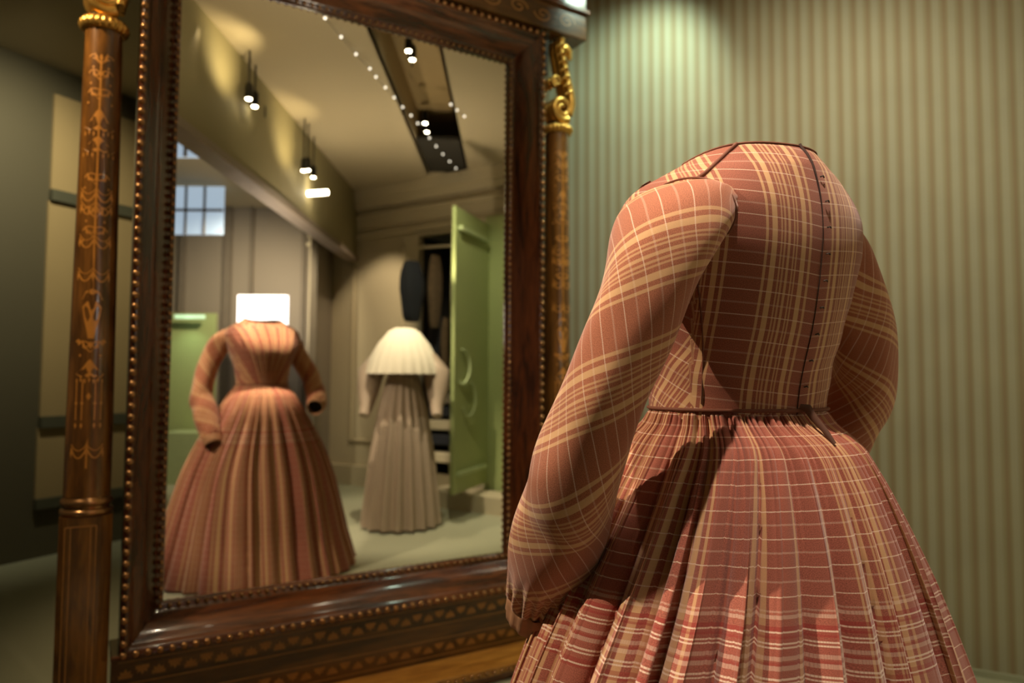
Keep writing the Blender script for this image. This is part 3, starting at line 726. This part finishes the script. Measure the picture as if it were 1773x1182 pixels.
def skirt_row(z):
    a_ = float(smooth_tab(K_A, z)); b_ = float(smooth_tab(K_B, z)); h = 1.062 - z
    warp = .05 * np.sin(ang * 3 + h * 2.2) * min(1, h * 2)
    amp = .008 + .033 * min(1, (h / .25)) ** .8 * (0.8 + h * .5)
    sm = .0085 * math.exp(-h / .09) + .0022 * math.exp(-h / .3)
    d = amp * pleat_f(ang + warp, PB, PA, PS) + sm * pleat_f(ang, gB, gA, gS) * min(1, h / .008 + .2) + .012 * min(1, h) * np.sin(ang * 5 + 1.2)
    x0 = -a_ * np.sin(ang); y0 = -b_ * np.cos(ang)
    r = np.hypot(x0, y0); nx, ny = x0 / r, y0 / r
    dt = -amp * .26 * pleat_f(ang + warp, PB, PA, PS, True) * min(1, h / .1)
    return x0 + nx * d - ny * dt, y0 + ny * d + nx * dt
xh, yh = skirt_row(0.45)
cum = np.concatenate([[0], np.cumsum(np.hypot(np.diff(xh), np.diff(yh)))])
def fabric_u(a):      # cloth shown on each pleat's face; the rest is folded away in the creases
    a = np.mod(a, 2 * PI); n = len(PB); idx = np.searchsorted(PB, a) - 1; idx = np.where(idx < 0, n - 1, idx)
    lo_ = PB[idx]; hi = np.where(idx == n - 1, PB[0] + 2 * PI, PB[(idx + 1) % n]); aa = np.where(a < lo_, a + 2 * PI, a); t = (aa - lo_) / (hi - lo_)
    r_ = random.Random(21); off = np.array([r_.choice([0.0, .035, .06, .085, .11]) + r_.random() * .01 for _ in range(n)])
    return off[idx] + t * (hi - lo_) * .40
zsk = 1.062 - 1.052 * np.linspace(0, 1, NZS) ** 1.25
V_ = np.zeros(NA + 1); vs = []; uvs = []; prev = None
for z in zsk:
    x, y = skirt_row(z)
    if prev is not None: V_ = V_ + .5 * np.sqrt((x - prev[0])**2 + (y - prev[1])**2 + (z - prev[2])**2) + .5 * math.sqrt((z - prev[2])**2) * 1.02
    vs.append(np.stack([x, y, np.full(NA + 1, z)], 1)); uvs.append(np.stack([fabric_u(ang + .05 * np.sin(ang * 3 + (1.062 - z) * 2.2) * min(1, (1.062 - z) * 2)), V_], 1)); prev = (x, y, z)
vs = np.concatenate(vs); uvs = np.concatenate(uvs)
W = NA + 1
ii, kk = np.meshgrid(np.arange(NZS - 1), np.arange(NA), indexing='ij')
fs = np.stack([ii * W + kk, (ii + 1) * W + kk, (ii + 1) * W + kk + 1, ii * W + kk + 1], -1).reshape(-1, 4)
sk = mesh_obj('skirt', vs, fs, M_SKIRT, dr, True, uvs)
# ribbon tie at the back of the waist
m = MB(); p = Vector(torso_pt(phi_of_x(.004, 1.066), 1.066, .006))
rib = [p + Vector(q) for q in ((-.004, 0, .006), (.004, -.006, .004), (.010, -.012, -.010), (.014, -.026, -.026), (.017, -.040, -.045))]
m.tube(rib, [.004, .0065, .0055, .0045, .003], 8, .35); auto_smooth(m.build('waist_tie', M_TIE, dr), 80)

# ------------------------------------------------------------------ things across the gallery, seen in the mirror
def vtube(mb, pts, r, seg=10): return mb.tube([refl(p) for p in pts], r, seg)
dc = refl((-0.82, 5.35, 0))
d2 = empty('fawn_dress', dc, 0, 'fawn satin dress with a wide cream cape collar on a display stand', 'dress')
def ringpts(rx, ry, z, n=96, fold=0, amp=0, ph=0):
    return [((rx + amp * math.cos(fold * a + ph + .8 * math.sin(3 * a))) * math.cos(a), (ry + amp * math.cos(fold * a + ph + .8 * math.sin(3 * a))) * math.sin(a), z) for a in [2 * PI * k / n for k in range(n)]]
m = MB(); m.loft([ringpts(rx, rx * .9, z, 240, 17, am) for rx, z, am in ((.30, .02, .026), (.275, .25, .023), (.24, .55, .019), (.19, .85, .013), (.145, 1.05, .006), (.13, 1.12, .002))], True, False)
auto_smooth(m.build('skirt', M_FAWN, d2), 80)
m = MB(); m.loft([ringpts(rx, ry, z, 48) for rx, ry, z in ((.12, .10, 1.09), (.13, .11, 1.16), (.17, .13, 1.30), (.15, .12, 1.40), (.06, .06, 1.46))])
auto_smooth(m.build('bodice', M_FAWN, d2), 80)
m = MB(); m.loft([ringpts(rx, ry, z, 96, 22, am) for rx, ry, z, am in ((.30, .27, 1.14, .010), (.295, .265, 1.17, .007), (.27, .24, 1.26, .004), (.21, .18, 1.37, .002), (.13, .11, 1.46, .0), (.08, .07, 1.485, 0))], True, False)
auto_smooth(m.build('cape_collar', M_CREAM, d2), 80)
c2 = refl((0, 0, 0)); 
vx = (refl((1, 0, 0)) - refl((0, 0, 0))); vy = (refl((0, 1, 0)) - refl((0, 0, 0)))
for sg in (-1, 1):
    m = MB(); pts = [vx * sg * .17 + Vector((0, 0, 1.26)), vx * sg * .25 + Vector((0, 0, 1.14)), vx * sg * .26 - vy * .03 + Vector((0, 0, 1.02)), vx * sg * .26 - vy * .08 + Vector((0, 0, .90)), vx * sg * .27 - vy * .12 + Vector((0, 0, .83))]
    m.tube(pts, [.075, .10, .085, .05, .04], 16); auto_smooth(m.build('sleeve', M_FAWN, d2), 80)

def bulb_fixture(px, py, d, lab):
    p = V(px, py, d); r = empty('track_light', p, 0, lab, 'lamp', 'track lights under the ceiling')
    m = MB(); m.lathe([(.020, -.016), (.024, .0), (.024, .06), (.014, .08)], (0, 0), 16); auto_smooth(m.build('lamp_housing', M_BLACKMETAL, r), 40)
    m = MB(); m.tube([(0, 0, .08), (0, 0, HC - p.z)], .006, 6); m.build('hanging_rod', M_BLACKMETAL, r)
    m = MB(); m.lathe([(.001, -.026), (.015, -.022), (.019, -.014), (.015, -.008)], (0, 0), 16); m.build('lamp_lens', M_LAMP, r)
TL = 'small black track light with glowing lens, '
for px, py, d, lab in [(419, 160, 4.1, 'before the fascia, nearest the mirror'), (430, 174, 4.3, 'before the fascia, second from the mirror'), (444, 195, 4.6, 'before the fascia, third from the mirror'),
                       (519, 289, 5.2, 'before the fascia, above the tube light'), (526, 288, 5.3, 'before the fascia, second above the tube light'), (536, 301, 5.6, 'before the fascia, last in its row'),
                       (707, 88, 4.3, 'in the ceiling trough, lower of the near pair'), (700, 72, 4.2, 'in the ceiling trough, upper of the near pair'),
                       (731, 203, 5.3, 'in the ceiling trough, upper of the far pair'), (734, 219, 5.6, 'in the ceiling trough, lower of the far pair')]:
    bulb_fixture(px, py, d, TL + lab)
m = MB(); p0, p1 = V(524, 334, 5.6), V(562, 331, 5.6); m.tube([p0, p1], .02, 8); tag(m.build('tube_light', M_LAMP), 'short glowing tube light low on the fascia', 'lamp')
# dots reflected in the case glass, built as strings of pin lights
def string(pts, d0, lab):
    r = empty('reflected_dots', (0, 0, 0), 0, lab, 'lights'); P3 = []
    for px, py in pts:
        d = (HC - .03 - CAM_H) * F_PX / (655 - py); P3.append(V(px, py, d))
    m = MB(); m.tube(P3, .002, 5); m.build('dot_strand', M_BLACKMETAL, r)
    bm = bmesh.new(); bmesh.ops.create_uvsphere(bm, u_segments=8, v_segments=6, radius=.0075); me = bpy.data.meshes.new('reflection_dot'); bm.to_mesh(me); bm.free(); me.materials.append(M_REFL_DOT)
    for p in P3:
        q = bpy.data.objects.new('reflection_dot', me); COL.objects.link(q); q.location = p; q.parent = r
string([(551, 18), (580, 52), (607, 83), (632, 109), (643, 124), (660, 143), (676, 161), (691, 178), (706, 193), (718, 207), (739, 233), (751, 248), (763, 262), (775, 275), (786, 287), (796, 299)], 4, 'long row of case-glass reflection dots built as pin lights along the ceiling')
string([(776, 173), (787, 183), (800, 194)], 4, 'short row of three case-glass reflection dots built as pin lights')

# light box, green show case
def vthing(name, mat, px0, px1, py0, py1, d, th, label, cat):
    x0, x1 = (px0 - CX) / F_PX * d, (px1 - CX) / F_PX * d; z1, z0 = CAM_H + (655 - py0) / F_PX * d, CAM_H + (655 - py1) / F_PX * d
    mb = MB(); vbox(mb, x0, x1, d, d + th, z0, z1); o = mb.build(name, mat); fix_normals(o); return tag(o, label, cat)
lb = vthing('light_box', M_SCREEN, 409, 495, 513, 590, 7.2, .05, 'bright white light box panel on the taupe wall', 'light box')
vthing('light_box_stand', M_GREY2, 448, 456, 590, 828, 7.2, .05, 'slim brown post carrying the light box', 'stand')
gc = empty('green_show_case', refl((-3.7, 7.6, 0)), 0, 'green lit show case at the far end of the gallery', 'case')
def gpart(name, mat, px0, px1, py0, py1, d, th):
    x0, x1 = (px0 - CX) / F_PX * d, (px1 - CX) / F_PX * d; z1, z0 = CAM_H + (655 - py0) / F_PX * d, max(0.001, CAM_H + (655 - py1) / F_PX * d)
    mb = MB(); vbox(mb, x0, x1, d, d + th, z0, z1); o = mb.build(name, mat, gc); fix_normals(o); o.matrix_parent_inverse = Matrix.Translation(-gc.location); return o
gpart('back_panel', M_GREEN, 282, 372, 545, 800, 7.75, .05); gpart('light_strip', M_GLOW, 300, 350, 548, 554, 7.6, .05)
gpart('plinth', M_GREENL, 282, 372, 752, 840, 7.3, .4)
spot('green_case_light', V(320, 540, 7.5), V(320, 700, 7.75), 8, (.7, 1, .75), 90, 1, .03)

# wardrobe doors, plinth and clothes by the far wall
wd = empty('green_wardrobe', refl((0, 6.2, 0)), 0, 'pale green wardrobe with its panelled door standing open', 'wardrobe')
def wpiece(name, mat, corners, th):      # corners: (px, depth) pairs of the leaf's two edges + z0,z1
    (pa, da), (pb, db), z0, z1 = corners
    a = vray(pa) * da; b = vray(pb) * db; a.z = b.z = 0; t = (b - a).normalized(); n_ = Vector((t.y, -t.x, 0)) * th; z0 = Vector((0, 0, z0)); z1 = Vector((0, 0, z1))
    c = [a + z0, b + z0, a + n_ + z0, b + n_ + z0, a + z1, b + z1, a + n_ + z1, b + n_ + z1]
    mb = MB(); mb.add([refl(p) for p in c], [(0, 2, 3, 1), (4, 5, 7, 6), (0, 1, 5, 4), (2, 6, 7, 3), (0, 4, 6, 2), (1, 3, 7, 5)]); o = mb.build(name, mat, wd); fix_normals(o)
    o.matrix_parent_inverse = Matrix.Translation(-wd.location); return o
wpiece('door_leaf', M_GREEN, ((781, 5.55), (843, 6.30), .20, 2.48), .03)
wpiece('door_moulding', M_GREENL, ((789, 5.59), (836, 6.16), .34, .37), .05)
wpiece('door_moulding', M_GREENL, ((789, 5.59), (836, 6.16), 2.30, 2.33), .05)
wpiece('door_leaf', M_GREEN, ((843, 6.30), (915, 6.05), .12, 2.56), .03)
wpiece('plinth', M_BEIGE, ((776, 6.45), (915, 5.95), .0, .14), .3)
m = MB(); base = V(822, 690, 5.8)
m.tube([V(800 + 14 * math.cos(a), 635 + 30 * math.sin(a), 5.66 + .007 * (14 * math.cos(a) )) for a in np.linspace(-1.6, 3.4, 16)], .010, 6)
m.tube([V(812 + 12 * math.cos(a), 690 + 30 * math.sin(a), 5.78 + .007 * (12 * math.cos(a))) for a in np.linspace(-1.2, 2.6, 14)], .010, 6)
o = m.build('door_carving', M_GREENL, wd); o.matrix_parent_inverse = Matrix.Translation(-wd.location)
def garment(name, mat, cx_, cy_, d, rx, rz, label, cat, seed):
    c = V(cx_, cy_, d); r_ = random.Random(seed); m = MB(); rings = []
    for i in range(13):
        t = i / 12; z = rz * (1 - 2 * t); w = math.sin(PI * min(1, .12 + t * .88)) ** .55 if t < .5 else (1.0 - .35 * (t - .5) * 2)
        if i == 12: w = .55
        rings.append([(rx * w * (1 + .07 * math.sin(7 * a + seed + 3 * t)) * math.cos(a), rx * .6 * w * (1 + .07 * math.sin(5 * a + seed)) * math.sin(a), z) for a in [2 * PI * k / 32 for k in range(32)]])
    m.loft(rings); o = auto_smooth(m.build(name, mat), 70); o.location = c; return tag(o, label, cat)
garment('dark_cloak', M_NAVY, 712, 505, 6.05, .14, .26, 'navy wool cape hanging at the closet opening', 'clothes', 1)
garment('fur_coat', M_FUR, 752, 505, 6.42, .09, .33, 'brown fur coat hanging beside the navy cape', 'clothes', 2)
garment('fur_stole', M_FUR, 772, 600, 6.45, .07, .26, 'dark brown stole hanging low at the closet side', 'clothes', 3)
garment('long_coat', M_NAVY, 757, 640, 6.7, .12, .5, 'long dark coat hanging inside the closet', 'clothes', 4)
m = MB(); m.tube([V(722, 428, 6.6), V(782, 424, 6.4)], .014, 8); tag(m.build('hanging_rail', M_BEIGE), 'pale rail the clothes hang from', 'rail')
for k, (py, c_) in enumerate([(690, M_GREY), (712, M_NAVY), (735, M_BEIGE), (760, M_NAVY), (790, M_BEIGE)]):
    p = V(771, py, 6.5); m = MB(); m.box(-.09, .09, -.12, .12, -.045, .045, .012); o = m.build('folded_cloth', c_); o.location = p
    tag(o, ['taupe', 'upper navy', 'upper beige', 'lower navy', 'lower beige'][k] + ' folded cloth in the closet pile', 'cloth', 'folded cloths piled in the closet')

# gallery lamps, and added unseen fill for the ceiling
spot('gallery_spot_light', V(655, 292, 6.1), V(642, 500, 6.95), 120, WARM, 44, .7, .012)
spot('gallery_spot_light', V(640, 150, 4.5), V(690, 740, 5.3), 260, (1, .84, .62), 52, .6, .012)
spot('gallery_spot_light', V(790, 150, 4.6), V(820, 600, 6.0), 90, (1, .92, .68), 70, .8, .012)
for px, py, d, e in ((560, 500, 5.0, 9), (760, 500, 5.4, 9), (400, 500, 5.5, 8), (520, 300, 3.2, 6)):
    p = V(px, py, d); spot('unseen_ceiling_fill', p, p + Vector((0, 0, 1)), e * 3.4, (1, .82, .58), 140, 1, .05)  # upward fill added to brighten the ceiling, no fixture
spot('taupe_wall_light', V(440, 380, 6.5), V(430, 620, 8), 190, (1, .85, .62), 120, 1, .015)
for px, py, d in ((395, 90, 3.9), (500, 230, 5.0)):
    p = V(px + 60, py + 40, d); spot('fascia_wash_light', p, V(px - 30, py - 10, d), 10, (1, .80, .45), 110, 1, .012)
